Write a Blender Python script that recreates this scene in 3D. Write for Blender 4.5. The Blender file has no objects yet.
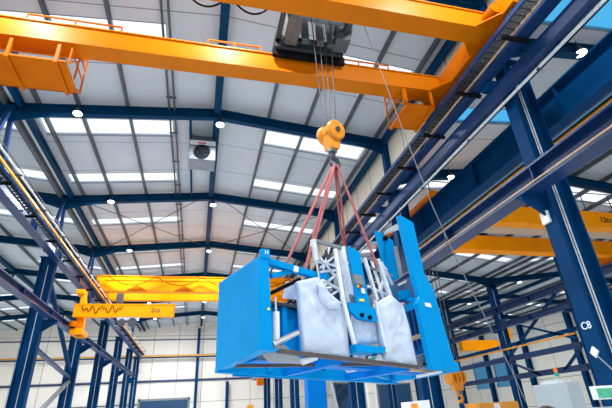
import bpy, bmesh, math, random
from mathutils import Vector, Matrix, noise
random.seed(7)
C = bpy.context.scene.collection
EYE = 1.6                      # heights below are measured from the eye, 1.6 m over the floor
FL = 419.0
# camera axes (columns: world X = hall width, Y = hall length, Z = up) in image space right/down/forward
AX = Vector((0.97154916, 0.05812687, 0.22959421))
AY = Vector((-0.23094305, 0.44745217, 0.86397446))
AZ = Vector((-0.05251229, -0.89241685, 0.44814577))
V3 = Vector
ORD = ['first', 'second', 'third', 'fourth', 'fifth', 'sixth', 'seventh', 'eighth', 'ninth', 'tenth', 'eleventh', 'twelfth']

# ------------------------------------------------------------------ materials
def s2l(c):
    return tuple(((v / 255) / 12.92 if v / 255 <= 0.04045 else (((v / 255) + 0.055) / 1.055) ** 2.4) for v in c)
MATS = {}
def mat(name, rgb, rough=0.5, metal=0.0, var=0.12, scale=3.0, bump=0.0, spec=0.5):
    if name in MATS: return MATS[name]
    m = bpy.data.materials.new(name); m.use_nodes = True
    nt = m.node_tree; b = nt.nodes['Principled BSDF']
    c = s2l(rgb)
    tc = nt.nodes.new('ShaderNodeTexCoord')
    n = nt.nodes.new('ShaderNodeTexNoise'); n.inputs['Scale'].default_value = scale; n.inputs['Detail'].default_value = 5
    nt.links.new(tc.outputs['Object'], n.inputs['Vector'])
    r = nt.nodes.new('ShaderNodeValToRGB')
    r.color_ramp.elements[0].position = 0.3; r.color_ramp.elements[1].position = 0.7
    r.color_ramp.elements[0].color = (*[v * (1 - var) for v in c], 1)
    r.color_ramp.elements[1].color = (*[min(1, v * (1 + var)) for v in c], 1)
    nt.links.new(n.outputs['Fac'], r.inputs['Fac']); nt.links.new(r.outputs['Color'], b.inputs['Base Color'])
    b.inputs['Roughness'].default_value = rough; b.inputs['Metallic'].default_value = metal
    b.inputs['Specular IOR Level'].default_value = spec
    if bump:
        bp = nt.nodes.new('ShaderNodeBump'); bp.inputs['Strength'].default_value = bump; bp.inputs['Distance'].default_value = 0.03
        nt.links.new(n.outputs['Fac'], bp.inputs['Height']); nt.links.new(bp.outputs['Normal'], b.inputs['Normal'])
    MATS[name] = m
    return m

def seam_mat(name, rgb, seam, px, py, axes, w=0.02, rough=0.6, off=(0.0, 0.0)):
    """sheet panels with thin joints every px / py metres along the two given axes"""
    m = mat(name, rgb, rough, 0, 0.05, 0.6)
    nt = m.node_tree; b = nt.nodes['Principled BSDF']
    ramp = [n for n in nt.nodes if n.type == 'VALTORGB'][0]
    tc = [n for n in nt.nodes if n.type == 'TEX_COORD'][0]
    sp = nt.nodes.new('ShaderNodeSeparateXYZ'); nt.links.new(tc.outputs['Object'], sp.inputs[0])
    prev = None
    for ax, p, o in ((axes[0], px, off[0]), (axes[1], py, off[1])):
        if not p: continue
        a = nt.nodes.new('ShaderNodeMath'); a.operation = 'ADD'; a.inputs[1].default_value = 1000 * p - o
        nt.links.new(sp.outputs[ax], a.inputs[0])
        q = nt.nodes.new('ShaderNodeMath'); q.operation = 'MODULO'; q.inputs[1].default_value = p
        nt.links.new(a.outputs[0], q.inputs[0])
        l = nt.nodes.new('ShaderNodeMath'); l.operation = 'LESS_THAN'; l.inputs[1].default_value = w
        nt.links.new(q.outputs[0], l.inputs[0])
        if prev is None: prev = l
        else:
            mx = nt.nodes.new('ShaderNodeMath'); mx.operation = 'MAXIMUM'
            nt.links.new(prev.outputs[0], mx.inputs[0]); nt.links.new(l.outputs[0], mx.inputs[1]); prev = mx
    mix = nt.nodes.new('ShaderNodeMix'); mix.data_type = 'RGBA'
    nt.links.new(prev.outputs[0], mix.inputs['Factor']); nt.links.new(ramp.outputs['Color'], mix.inputs['A'])
    mix.inputs['B'].default_value = (*s2l(seam), 1)
    nt.links.new(mix.outputs['Result'], b.inputs['Base Color'])
    return m

def pane_mat(name, rgb, k=0.85):
    m = bpy.data.materials.new(name); m.use_nodes = True
    nt = m.node_tree; nt.nodes.clear()
    out = nt.nodes.new('ShaderNodeOutputMaterial')
    tr = nt.nodes.new('ShaderNodeBsdfTransparent'); tr.inputs[0].default_value = (*s2l(rgb), 1)
    tl = nt.nodes.new('ShaderNodeBsdfTranslucent'); tl.inputs[0].default_value = (*s2l(rgb), 1)
    mx = nt.nodes.new('ShaderNodeMixShader'); mx.inputs[0].default_value = 1 - k
    nt.links.new(tr.outputs[0], mx.inputs[1]); nt.links.new(tl.outputs[0], mx.inputs[2]); nt.links.new(mx.outputs[0], out.inputs[0])
    MATS[name] = m
    return m

def lamp_mat(name, rgb, strength):
    m = bpy.data.materials.new(name); m.use_nodes = True
    b = m.node_tree.nodes['Principled BSDF']
    b.inputs['Emission Color'].default_value = (*s2l(rgb), 1); b.inputs['Emission Strength'].default_value = strength
    MATS[name] = m
    return m

navy = mat('navy_paint', (0, 54, 98), 0.5, 0.0, 0.16, 2.0, 0, 0.06)
navy_in = mat('navy_beam_paint', (8, 46, 92), 0.38, 0.0, 0.15, 1.5, 0, 0.4)
rafter_m = mat('rafter_paint', (0, 52, 86), 0.5, 0.0, 0.12, 1.5, 0, 0.06)
near_orange = mat('girder_orange_paint', (196, 108, 0), 0.42, 0.0, 0.06, 1.2, 0, 0.1)
yellow = mat('crane_yellow_paint', (246, 150, 0), 0.45, 0.0, 0.07, 1.2, 0, 0.08)
orange = mat('crane_orange_paint', (192, 98, 0), 0.45, 0.0, 0.10, 2.0, 0, 0.06)
hookyel = mat('hook_yellow_paint', (214, 134, 8), 0.4, 0.0, 0.2, 9.0)
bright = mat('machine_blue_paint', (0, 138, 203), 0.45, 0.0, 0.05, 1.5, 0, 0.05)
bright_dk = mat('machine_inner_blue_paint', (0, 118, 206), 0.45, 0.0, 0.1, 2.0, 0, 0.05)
wrap = mat('plastic_wrap', (188, 203, 222), 0.3, 0.0, 0.04, 9.0, 0.35, 0.3)
silver = mat('galvanised_steel', (206, 214, 222), 0.35, 0.15, 0.15, 8.0)
chrome = mat('chrome_rod', (210, 214, 218), 0.15, 0.9, 0.05, 8.0)
brown = mat('bare_steel_sill', (80, 74, 74), 0.5, 0.3, 0.2, 6.0)
darkgrey = mat('dark_grey_steel', (52, 58, 64), 0.5, 0.2, 0.2, 5.0)
grey = mat('grey_steel', (122, 130, 138), 0.5, 0.2, 0.12, 4.0)
midgrey = mat('purlin_steel', (78, 86, 92), 0.5, 0.2, 0.12, 2.0)
black = mat('black_rubber', (16, 18, 22), 0.6, 0.0, 0.2, 5.0, 0, 0.08)
rope_m = mat('wire_rope', (72, 72, 76), 0.45, 0.4, 0.2, 20.0)
sling_m = mat('pink_sling_webbing', (158, 84, 84), 0.75, 0.0, 0.2, 14.0)
white = mat('white_sheet', (228, 234, 236), 0.45, 0.0, 0.04, 3.0)
palegreen = mat('cabinet_paint', (178, 192, 198), 0.45, 0.0, 0.04, 3.0)
orange_m = mat('label_orange', (246, 150, 30), 0.5, 0, 0.04)
label_y = mat('label_yellow', (250, 215, 40), 0.5, 0, 0.04)
red_m = mat('red_plastic', (200, 40, 40), 0.4, 0, 0.05)
green_m = mat('green_display', (60, 170, 130), 0.35, 0, 0.15, 30.0)
cyan_m = mat('cyan_cable', (70, 140, 180), 0.5, 0, 0.1)
railyel = mat('conductor_yellow', (230, 150, 30), 0.5, 0, 0.1)
letter_dark = mat('lettering_black', (28, 24, 20), 0.5, 0, 0.03)
letter_white = mat('lettering_white', (226, 232, 240), 0.5, 0, 0.03)
tan = mat('tan_wood', (190, 160, 130), 0.6, 0, 0.15, 8)
door_blue = seam_mat('door_blue_panels', (4, 62, 100), (6, 50, 90), 0, 0.6, ('X', 'Z'), 0.03, 0.45)
roof_m = seam_mat('roof_liner_panels', (188, 197, 204), (120, 126, 132), 0, 2.05, ('X', 'Y'), 0.035, 0.6)
wall_m = seam_mat('wall_cassettes', (236, 230, 220), (130, 132, 136), 2.6, 2.25, ('X', 'Z'), 0.05, 0.6, (0.5, 1.1))
wallside_m = seam_mat('side_wall_cassettes', (222, 220, 210), (120, 124, 128), 3.1, 2.25, ('Y', 'Z'), 0.05, 0.6, (0.2, 1.1))
clad_m = seam_mat('clerestory_cladding', (216, 208, 190), (70, 74, 80), 1.55, 0, ('Y', 'Z'), 0.04, 0.6)
floor_m = mat('concrete_floor', (216, 219, 222), 0.55, 0, 0.1, 0.5)
pane_w = pane_mat('opal_glazing', (250, 252, 255), 0.85)
pane_b = pane_mat('cyan_glazing', (140, 205, 232), 0.85)
pane_p = pane_mat('pale_blue_glazing', (128, 168, 190), 0.85)
led = lamp_mat('led_lens', (240, 248, 255), 14.0)
beacon_o = mat('beacon_orange', (250, 130, 40), 0.3, 0, 0.03)
beacon_g = mat('beacon_green', (30, 170, 130), 0.3, 0, 0.03)

# ------------------------------------------------------------------ mesh builder
class MB:
    def __init__(self): self.v = []; self.f = []; self.sm = []
    def add(self, vs, fs, smooth=False):
        o = len(self.v); self.v += [V3(p) for p in vs]
        for f in fs: self.f.append([i + o for i in f]); self.sm.append(smooth)
        return self
    def box(self, x0, x1, y0, y1, z0, z1):
        return self.hexa([(x0, y0, z0), (x1, y0, z0), (x1, y1, z0), (x0, y1, z0)], [(x0, y0, z1), (x1, y0, z1), (x1, y1, z1), (x0, y1, z1)])
    def hexa(self, a, b):
        n = len(a); vs = list(a) + list(b)
        fs = [list(range(n))[::-1], list(range(n, 2 * n))]
        for i in range(n): j = (i + 1) % n; fs.append([i, j, n + j, n + i])
        return self.add(vs, fs)
    def bar(self, p, q, w, h, up=(0, 0, 1), ow=0.0, oh=0.0):
        """box from p to q, w sideways, h along up; ow/oh shift the section"""
        p = V3(p); q = V3(q); d = (q - p).normalized(); up = V3(up)
        s = d.cross(up)
        if s.length < 1e-5: s = d.cross(V3((1, 0, 0)))
        s.normalize(); t = s.cross(d)
        a = [p + s * (ow + i * w / 2) + t * (oh + j * h / 2) for i, j in ((-1, -1), (1, -1), (1, 1), (-1, 1))]
        b = [x + (q - p) for x in a]
        return self.hexa(a, b)
    def ibeam(self, p, q, h, w, tf=0.03, tw=0.02, up=(0, 0, 1)):
        self.bar(p, q, w, tf, up, 0, h / 2 - tf / 2); self.bar(p, q, w, tf, up, 0, -h / 2 + tf / 2)
        return self.bar(p, q, tw, h - 2 * tf, up)
    def tube(self, pts, r, n=8, closed=False):
        pts = [V3(p) for p in pts]; rings = []; N = len(pts); prev = None
        for i, p in enumerate(pts):
            d = (pts[min(i + 1, N - 1)] - pts[max(i - 1, 0)]).normalized()
            if prev is None:
                s = d.cross(V3((0, 0, 1)))
                if s.length < 1e-3: s = d.cross(V3((1, 0, 0)))
            else: s = prev - d * prev.dot(d)
            s.normalize(); prev = s; t = d.cross(s)
            rr = r[i] if isinstance(r, (list, tuple)) else r
            rings.append([p + s * math.cos(k * 2 * math.pi / n) * rr + t * math.sin(k * 2 * math.pi / n) * rr for k in range(n)])
        vs = [x for g in rings for x in g]; fs = []
        for i in range(N - 1):
            for k in range(n): fs.append([i * n + k, i * n + (k + 1) % n, (i + 1) * n + (k + 1) % n, (i + 1) * n + k])
        self.add(vs, fs, True)
        self.add(rings[0], [list(range(n))[::-1]]); self.add(rings[-1], [list(range(n))])
        return self
    def disc(self, c, axis, r, th, n=24, bev=0.0):
        """solid disc centred at c, thickness th along axis"""
        c = V3(c); a = V3(axis).normalized()
        if bev: return self.tube([c - a * th / 2, c - a * (th / 2 - bev), c + a * (th / 2 - bev), c + a * th / 2], [r - bev, r, r, r - bev], n)
        return self.tube([c - a * th / 2, c + a * th / 2], r, n)
    def prism(self, poly, off):
        off = V3(off); a = [V3(p) for p in poly]
        return self.hexa(a, [p + off for p in a])
    def build(self, name, m, parent=None, bevel=0.0, label=None):
        me = bpy.data.meshes.new(name)
        o0 = V3(parent['_o']) if parent is not None else V3((0, 0, 0))
        lift = V3((0, 0, EYE))
        me.from_pydata([tuple(v + lift - o0) for v in self.v], [], self.f)
        for p, s in zip(me.polygons, self.sm): p.use_smooth = s
        bm = bmesh.new(); bm.from_mesh(me); bmesh.ops.recalc_face_normals(bm, faces=bm.faces); bm.to_mesh(me); bm.free()
        me.materials.append(m)
        o = bpy.data.objects.new(name, me); C.objects.link(o)
        if parent is not None:
            root = parent
            o['_o'] = parent['_o']
            o.parent = parent
            # children carry vertices in the frame of their thing
            if parent.type == 'MESH': pass
        else: o['_o'] = (0.0, 0.0, 0.0)
        if bevel:
            b = o.modifiers.new('Bevel', 'BEVEL'); b.width = bevel; b.segments = 2; b.limit_method = 'ANGLE'
        if label: o['label'] = label
        return o

def thing(name, label, cat, loc, group=None):
    o = bpy.data.objects.new(name, None); C.objects.link(o)
    l = (loc[0], loc[1], loc[2] + EYE); o.location = l; o['_o'] = l
    o.empty_display_size = 0.2
    return tag(o, label, cat, group)
def tag(o, label, cat, group=None):
    o['label'] = label; o['category'] = cat
    if group: o['group'] = group
    return o
def struct(name, mb, m):
    o = mb.build(name, m); o['kind'] = 'structure'; return o
def dup(root, dx, dy, dz, label, group=None):
    def cp(o, par):
        c = o.copy(); C.objects.link(c)
        if par is not None: c.parent = par
        for ch in o.children: cp(ch, c)
        return c
    r = cp(root, None); r.location = V3(root.location) + V3((dx, dy, dz)); r['_o'] = tuple(r.location)
    r['label'] = label
    if group: r['group'] = group
    return r
def lettering(txt, size, loc, rot, m, parent, name='lettering', depth=0.004):
    cu = bpy.data.curves.new(name, 'FONT'); cu.body = txt; cu.size = size; cu.extrude = depth; cu.align_x = 'CENTER'; cu.align_y = 'CENTER'
    t = bpy.data.objects.new(name + '_src', cu); C.objects.link(t)
    bpy.context.view_layer.update()
    me = bpy.data.meshes.new_from_object(t.evaluated_get(bpy.context.evaluated_depsgraph_get()))
    bpy.data.objects.remove(t)
    me.materials.clear(); me.materials.append(m)
    o = bpy.data.objects.new(name, me); C.objects.link(o)
    o0 = V3(parent['_o']); o.parent = parent
    o.location = V3(loc) + V3((0, 0, EYE)) - o0; o.rotation_euler = rot
    return o

# ------------------------------------------------------------------ world and camera
w = bpy.data.worlds.new('World'); bpy.context.scene.world = w; w.use_nodes = True
bg = w.node_tree.nodes['Background']; bg.inputs[0].default_value = (0.93, 0.97, 1.0, 1); bg.inputs[1].default_value = 1.35
cam = bpy.data.cameras.new('camera'); co = bpy.data.objects.new('camera', cam); C.objects.link(co)
cam.sensor_width = 36; cam.lens = FL / 612 * 36; cam.clip_start = 0.05; cam.clip_end = 300
R = Matrix(((AX.x, -AX.y, -AX.z), (AY.x, -AY.y, -AY.z), (AZ.x, -AZ.y, -AZ.z)))
co.matrix_world = Matrix.Translation((0, 0, EYE)) @ R.to_4x4()
sc = bpy.context.scene; sc.camera = co
sc.view_settings.view_transform = 'Standard'; sc.view_settings.look = 'None'; sc.view_settings.gamma = 1.0
sc.view_settings.exposure = 0.0
sc.view_settings.use_curve_mapping = False
sc.cycles.max_bounces = 8; sc.cycles.diffuse_bounces = 5; sc.cycles.transparent_max_bounces = 8

# ------------------------------------------------------------------ building shell
YN, YF = -1.5, 49.9            # roof from just behind the camera to the far gable
FR = [5.9, 12.1, 18.35, 24.6, 30.85, 37.1, 43.35]
struct('floor', MB().box(-40, 50, -25, YF + 0.6, -EYE - 0.3, -EYE), floor_m)
# bays: (valley left x,z) (ridge x,z) (valley right x,z); z = underside of the roof liner
BAYS = dict(west=((-20.5, 9.15), (-12.3, 9.97), (-6.05, 9.35)),
            main=((-6.05, 9.35), (0.2, 9.97), (6.5, 9.35)),
            east=((6.6, 8.05), (13.1, 8.65), (19.4, 7.95)),
            outer=((19.4, 7.95), (25.6, 8.6), (31.8, 7.95)))
ROWS = [(4.6, 5.5), (8.65, 9.4), (12.95, 13.95), (16.65, 17.5), (21.2, 22.05), (25.7, 26.5), (28.9, 29.7), (33.0, 33.9), (37.2, 38.1), (41.4, 42.3), (45.6, 46.5)]
def slope_z(a, b, x): return a[1] + (b[1] - a[1]) * (x - a[0]) / (b[0] - a[0])
roof = MB(); SKY = []
def roof_piece(mb, a, b, x0, x1, y0, y1, th=0.14, up=0.0):
    z0 = slope_z(a, b, x0) + up; z1 = slope_z(a, b, x1) + up
    mb.hexa([(x0, y0, z0), (x1, y0, z1), (x1, y1, z1), (x0, y1, z0)], [(x0, y0, z0 + th), (x1, y0, z1 + th), (x1, y1, z1 + th), (x0, y1, z0 + th)])
for bn, (l, r, e) in BAYS.items():
    for side, a, b in (('left', l, r), ('right', r, e)):
        lo, hi = a[0], b[0]
        s0, s1 = (lo + 0.35, hi - 1.6) if side == 'left' else (lo + 1.8, hi - 0.45)
        if bn == 'east' and side == 'left': s0, s1 = lo + 0.5, hi - 1.6
        y = YN
        for k, (ya, yb) in enumerate(ROWS):
            roof_piece(roof, a, b, lo, hi, y, ya)
            roof_piece(roof, a, b, lo, s0, ya, yb); roof_piece(roof, a, b, s1, hi, ya, yb)
            SKY.append((bn, side, k, a, b, s0, s1, ya, yb)); y = yb
        roof_piece(roof, a, b, lo, hi, y, YF)
struct('ceiling', roof, roof_m)
BN = dict(west='left neighbouring bay', main='main hall', east='right neighbouring bay', outer='outermost right bay')
for bn, side, k, a, b, s0, s1, ya, yb in SKY:
    if k == 0 and bn not in ('east',): 
        pass
    cyan = bn == 'east' and k in (0, 1)
    mb = MB(); roof_piece(mb, a, b, s0, s1, ya, yb, 0.03, 0.05)
    t = thing('skylight', '%s %s skylight strip on the %s roof slope of the %s' % (ORD[k], 'cyan tinted' if cyan else 'bright white', side, BN[bn]), 'skylight', (s0, ya, slope_z(a, b, s0)), 'roof skylight strips')
    mb.build('pane', pane_b if cyan else pane_w, t)
    fr = MB()
    for yy in (ya, yb): fr.bar((s0, yy, slope_z(a, b, s0) + 0.03), (s1, yy, slope_z(a, b, s1) + 0.03), 0.04, 0.06)
    fr.build('frame', grey, t)
# walls
fw = MB()
prof = [(-20.6, -EYE), (31.9, -EYE), (31.9, 7.95), (25.6, 8.6), (19.4, 7.95), (13.1, 8.65), (6.6, 8.05), (6.5, 9.35), (0.2, 9.97), (-6.05, 9.35), (-12.3, 9.97), (-20.6, 9.15)]
fw.hexa([(x, YF, z) for x, z in prof], [(x, YF + 0.25, z) for x, z in prof])
struct('wall_far', fw, wall_m)
struct('wall_left', MB().box(-20.75, -20.5, YN, YF, -EYE, 9.3), wallside_m)
wr = MB()
WIN = [(41.2, 43.4), (44.6, 47.2)]
y = YN
for a_, b_ in WIN:
    wr.box(31.8, 32.05, y, a_, -EYE, 8.1); wr.box(31.8, 32.05, a_, b_, -EYE, 1.5); wr.box(31.8, 32.05, a_, b_, 4.4, 8.1); y = b_
wr.box(31.8, 32.05, y, YF, -EYE, 8.1)
struct('wall_right', wr, wallside_m)
for n_, (a_, b_) in enumerate(WIN): struct('window_%d' % (n_ + 1), MB().box(31.9, 31.94, a_, b_, 1.5, 4.4), pane_p)
for k, y in enumerate((31.2, 37.4, 43.9)):
    o = MB().ibeam((31.55, y, -EYE), (31.55, y, 7.6), 0.4, 0.4, 0.03, 0.03, (1, 0, 0)).build('wall_post', navy)
    tag(o, 'navy post on the outermost right wall, %s from the camera' % ORD[k], 'post')
struct('wall_clerestory', MB().box(6.52, 6.62, YN, YF, 7.35, 9.35), clad_m)
# far gable doors and rails
dd = MB().box(-5.45, -0.75, YF - 0.08, YF, -EYE, 2.05); struct('door_1', dd, door_blue)
tr = MB()
for x0, x1 in ((-5.65, -5.45), (-0.75, -0.55)): tr.box(x0, x1, YF - 0.14, YF, -EYE, 2.25)
tr.box(-5.65, -0.55, YF - 0.14, YF, 2.05, 2.25); struct('trim_1', tr, grey)
dd = MB().box(15.4, 18.8, YF - 0.08, YF, -EYE, 2.9); struct('door_2', dd, door_blue)
dd = MB().box(20.6, 24.6, YF - 0.08, YF, -EYE, 2.6); struct('door_3', dd, door_blue)
tr = MB()
for x0, x1, zt in ((15.25, 15.4, 3.05), (18.8, 18.95, 3.05), (20.45, 20.6, 2.75), (24.6, 24.75, 2.75)): tr.box(x0, x1, YF - 0.14, YF, -EYE, zt)
tr.box(15.25, 18.95, YF - 0.14, YF, 2.9, 3.05); tr.box(20.45, 24.75, YF - 0.14, YF, 2.6, 2.75); struct('trim_2', tr, grey)

# ------------------------------------------------------------------ steel frame
GRP = 'blue roof rafters'
for bn, (l, r, e) in BAYS.items():
    drop = 0.36
    for k, y in enumerate(FR):
        if bn in ('west',) and k < 1: continue
        t = thing('roof_rafter', '%s blue steel rafter from the camera spanning the %s' % (ORD[k], BN[bn]), 'rafter', (r[0], y, r[1] - drop), GRP)
        for a, b in ((l, r), (r, e)):
            mb = MB(); mb.ibeam((a[0], y, a[1] - drop), (b[0], y, b[1] - drop), 0.38, 0.2, 0.03, 0.02)
            arm = mb.build('rafter_arm', rafter_m, t)
            hx = MB(); x_out = a if a is l or (a is not r) else b
            ve = l if a is l else e; s = 1 if a is l else -1
            zz = ve[1] - drop - 0.19; x0 = ve[0]
            sl = (r[1] - l[1]) / (r[0] - l[0])
            hx.prism([(x0, y - 0.012, zz), (x0, y - 0.012, zz - 0.28), (x0 + s * 1.3, y - 0.012, zz + 1.3 * sl)], (0, 0.024, 0))
            hx.build('haunch', rafter_m, arm)
        MB().box(r[0] - 0.02, r[0] + 0.02, y - 0.12, y + 0.12, r[1] - drop - 0.26, r[1] - drop + 0.22).build('ridge_plate', rafter_m, t)
# longitudinal members: purlins, ridge beams, valley beams
def long_bar(name, x, z, wd, h, m, label, cat, group=None, y0=YN, y1=YF):
    o = MB().bar((x, y0, z), (x, y1, z), wd, h).build(name, m); return tag(o, label, cat, group)
for bn, (l, r, e) in BAYS.items():
    for side, a, b, ss in (('left', l, r, -1), ('right', r, e, 1)):
        offs = (2.98, 4.46, 5.6) if (bn == 'main' and side == 'left') else (1.8, 3.2, 4.6, 5.9)
        for k, o in enumerate(offs):
            x = r[0] + ss * o
            long_bar('roof_purlin', x, slope_z(a, b, x) - 0.09, 0.08, 0.18, midgrey, '%s grey purlin %s of the ridge under the roof of the %s' % (ORD[k], side, BN[bn]), 'purlin', 'roof purlins')
    t = long_bar('ridge_beam', r[0] - 0.03, r[1] - 0.32, 0.24, 0.24, rafter_m, 'blue beam running along the ridge of the %s' % BN[bn], 'beam')
for x, z, lab in ((-5.82, 9.12, 'blue valley beam along the top of the left column line'), (-6.25, 9.15, 'second, grey valley beam at the left roof gutter'), (6.3, 9.0, 'dark beam under the right eave of the main hall')):
    long_bar('valley_beam', x, z, 0.16, 0.22, midgrey if 'second' in lab else rafter_m, lab, 'beam')
g = MB().box(-6.15, -5.92, YN, YF, 9.24, 9.3); tag(g.build('roof_gutter', white), 'pale gutter strip between the two left valley beams', 'gutter')
# pair of cable pipes and the pipe by the heater
t = thing('cable_tray', 'pair of dark cable pipes clipped under the left roof slope', 'cable tray', (-1.38, 10, 9.6))
for dx in (-0.09, 0.09): MB().tube([(-1.36 + dx, YN, 9.62), (-1.36 + dx, YF, 9.62)], 0.035, 8).build('pipe', midgrey, t)
for i in range(14): MB().box(-1.52, -1.2, 7.5 + i * 2, 7.56 + i * 2, 9.66, 9.70).build('clip', darkgrey, t)
tag(MB().bar((-0.74, 12.1, 9.55), (-0.74, 18.3, 9.55), 0.09, 0.12).build('pipe_carrier', navy), 'short blue rail left of the heater under the ridge', 'rail')
# roof wind bracing rods
k = 0
for (ya, yb) in ((18.35, 24.6),):
    for x0, x1, lab in ((-5.6, -0.2, 'left'), (0.6, 6.0, 'right')):
        za, zb = (9.05, 9.55) if x0 < 0 else (9.55, 9.05)
        for n, (p, q) in enumerate((((x0, ya, za), (x1, yb, zb)), ((x0, yb, za), (x1, ya, zb)))):
            tag(MB().tube([p, q], 0.018, 6).build('bracing_rod', darkgrey), 'thin dark bracing rod crossing the %s roof slope, %s' % (lab, ('outer end nearer the camera', 'inner end nearer the camera')[n]), 'rod', 'roof bracing rods')

# heater under the roof
t = thing('unit_heater', 'grey box unit heater with round fan hanging under the ridge', 'heater', (-0.28, 13.6, 8.75))
MB().box(-0.76, 0.2, 13.35, 14.15, 8.5, 9.32).build('casing', grey, t, 0.03)
MB().box(-0.74, 0.18, 13.31, 13.35, 9.12, 9.30).build('upper_panel', white, t)
MB().box(-0.45, -0.15, 13.30, 13.312, 9.16, 9.21).build('red_nameplate', red_m, t, 0, 'small red nameplate')
fan = MB().tube([(-0.28, 13.36, 8.82), (-0.28, 13.29, 8.82)], [0.27, 0.29], 28).build('fan_ring', black, t)
f = MB()
for i in range(5):
    a = i * 2 * math.pi / 5
    f.bar((-0.28, 13.27, 8.82), (-0.28 + 0.25 * math.cos(a), 13.275, 8.82 + 0.25 * math.sin(a)), 0.09, 0.012, (0, 1, 0))
f.build('fan_blades', black, fan)
MB().box(-0.7, 0.14, 13.45, 14.1, 9.32, 9.6).build('intake_hood', midgrey, t)
for dx in (-0.68, 0.12): MB().bar((dx, 13.75, 9.3), (dx, 13.75, 9.9), 0.03, 0.03).build('hanger', darkgrey, t)

# lamps
LAMP_W = 560
def lamp(x, y, z, label, watts=None):
    t = thing('high_bay_lamp', label, 'lamp', (x, y, z), 'lit high bay lamps')
    MB().tube([(x, y, z + 0.26), (x, y, z + 0.18), (x, y, z + 0.05), (x, y, z + 0.02)], [0.04, 0.07, 0.14, 0.15], 16).build('housing', darkgrey, t)
    MB().disc((x, y, z + 0.005), (0, 0, 1), 0.13, 0.03, 20).build('lens', led, t)
    MB().tube([(x, y, z + 0.25), (x, y, z + 0.42)], 0.015, 6).build('hanger', darkgrey, t)
    ld = bpy.data.lights.new('lamp_light', 'AREA'); ld.shape = 'DISK'; ld.size = 0.26; ld.energy = watts or LAMP_W; ld.color = (0.95, 0.98, 1.0)
    lo = bpy.data.objects.new('lamp_light', ld); C.objects.link(lo); lo.parent = t; lo.location = (0, 0, -0.03)
for k, y in enumerate((-0.5, 5.8, 12.0, 18.25, 24.5, 30.75, 37.0, 43.25)):
    lamp(-4.2, y, 8.98, 'lit round lamp under the left slope, %s from the camera' % ORD[k], (300 if y < 2 else 390 if y < 8 else 400) if y < 33 else 470)
    lamp(0.28, y, 9.1, 'lit round lamp under the ridge, %s from the camera' % ORD[k], (300 if y < 2 else 390 if y < 8 else 400) if y < 33 else 470)
for k, y in enumerate((5.8, 12.0, 18.25, 24.5)):
    lamp(8.9, y, 7.72, 'lit round lamp near the right runway in the neighbouring bay, %s from the camera' % ORD[k], 60 if k < 2 else 330)
lamp(4.4, 3.0, 8.98, 'added unseen round lamp under the right slope brightening the near crane girder', 420)  # added lamp, out of view, puts the bright patch on the near girder
for k, y in enumerate((30.75, 37.0, 43.25)):  # lamps added in the left bay to brighten the far wall
    lamp(-12.3, y, 9.1, 'added round lamp lighting the far wall from the left bay, %s from the camera' % ORD[k], 400)
for k, y in enumerate((18.25, 24.5, 30.75, 37.0, 43.25)):
    lamp(21.7, y, 7.5, 'lit round lamp in the outermost right bay, %s from the camera' % ORD[k], 360 if y < 33 else 400)

# ------------------------------------------------------------------ columns
def column(x0, x1, y, top, label, group, side, braces=True, lower_z=None, fl=0.3):
    """H column, flanges facing left and right, web across"""
    t = thing('steel_column', label, 'column', ((x0 + x1) / 2, y, -EYE), group)
    xm = (x0 + x1) / 2
    mb = MB().box(x0, x0 + 0.035, y - fl / 2, y + fl / 2, -EYE, top).box(x1 - 0.035, x1, y - fl / 2, y + fl / 2, -EYE, top).box(x0 + 0.035, x1 - 0.035, y - 0.012, y + 0.012, -EYE, top)
    mb.build('shaft', navy, t)
    MB().box(x0 - 0.08, x1 + 0.08, y - 0.25, y + 0.25, -EYE, -EYE + 0.03).build('base_plate', navy, t)
    MB().tube([(xm, y - 0.035, -EYE + 0.03), (xm, y - 0.035, top - 0.3)], 0.014, 6).build('conduit', silver, t)
    MB().box(x0 - 0.06, x1 + 0.06, y - 0.2, y + 0.2, top, top + 0.03).build('cap_plate', navy, t)
    if lower_z is not None:
        b = MB()
        s = 1 if side == 'right' else -1
        xi = x0 if s > 0 else x1
        b.prism([(xi, y - 0.02, lower_z), (xi - s * 0.5, y - 0.02, lower_z), (xi - s * 0.5, y - 0.02, lower_z - 0.1), (xi, y - 0.02, lower_z - 0.45)], (0, 0.04, 0))
        b.box(min(xi, xi - s * 0.5), max(xi, xi - s * 0.5), y - 0.14, y + 0.14, lower_z - 0.02, lower_z)
        b.build('bracket', navy, t)
    return t
RB, RT = 6.12, 6.72            # right runway beam underside / top
LB, LT = 6.0, 6.6
for k, y in enumerate([12.1, 18.35, 24.6, 30.85, 37.1, 43.35, 49.0]):
    column(-6.42, -5.87, y, LB + 0.28, 'navy blue H column under the left crane runway, %s from the camera' % ORD[k], 'left runway columns', 'left', lower_z=3.79 if y < 49 else None)
    # struts from the runway to the roof valley
    if k == 6: continue
    t = thing('valley_strut', 'V shaped blue strut over the left runway, %s from the camera' % ORD[k], 'strut', (-6.1, y, LB), 'left valley struts')
    for dy in (-0.75, 0.75):
        MB().bar((-6.14, y + dy, LB + 0.32), (-6.1, y + dy * 0.1, 8.95), 0.12, 0.12, (1, 0, 0)).build('strut_arm', navy_in, t)
    MB().box(-6.25, -5.95, y - 0.2, y + 0.2, 8.88, 9.02).build('node_plate', rafter_m, t)
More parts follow.
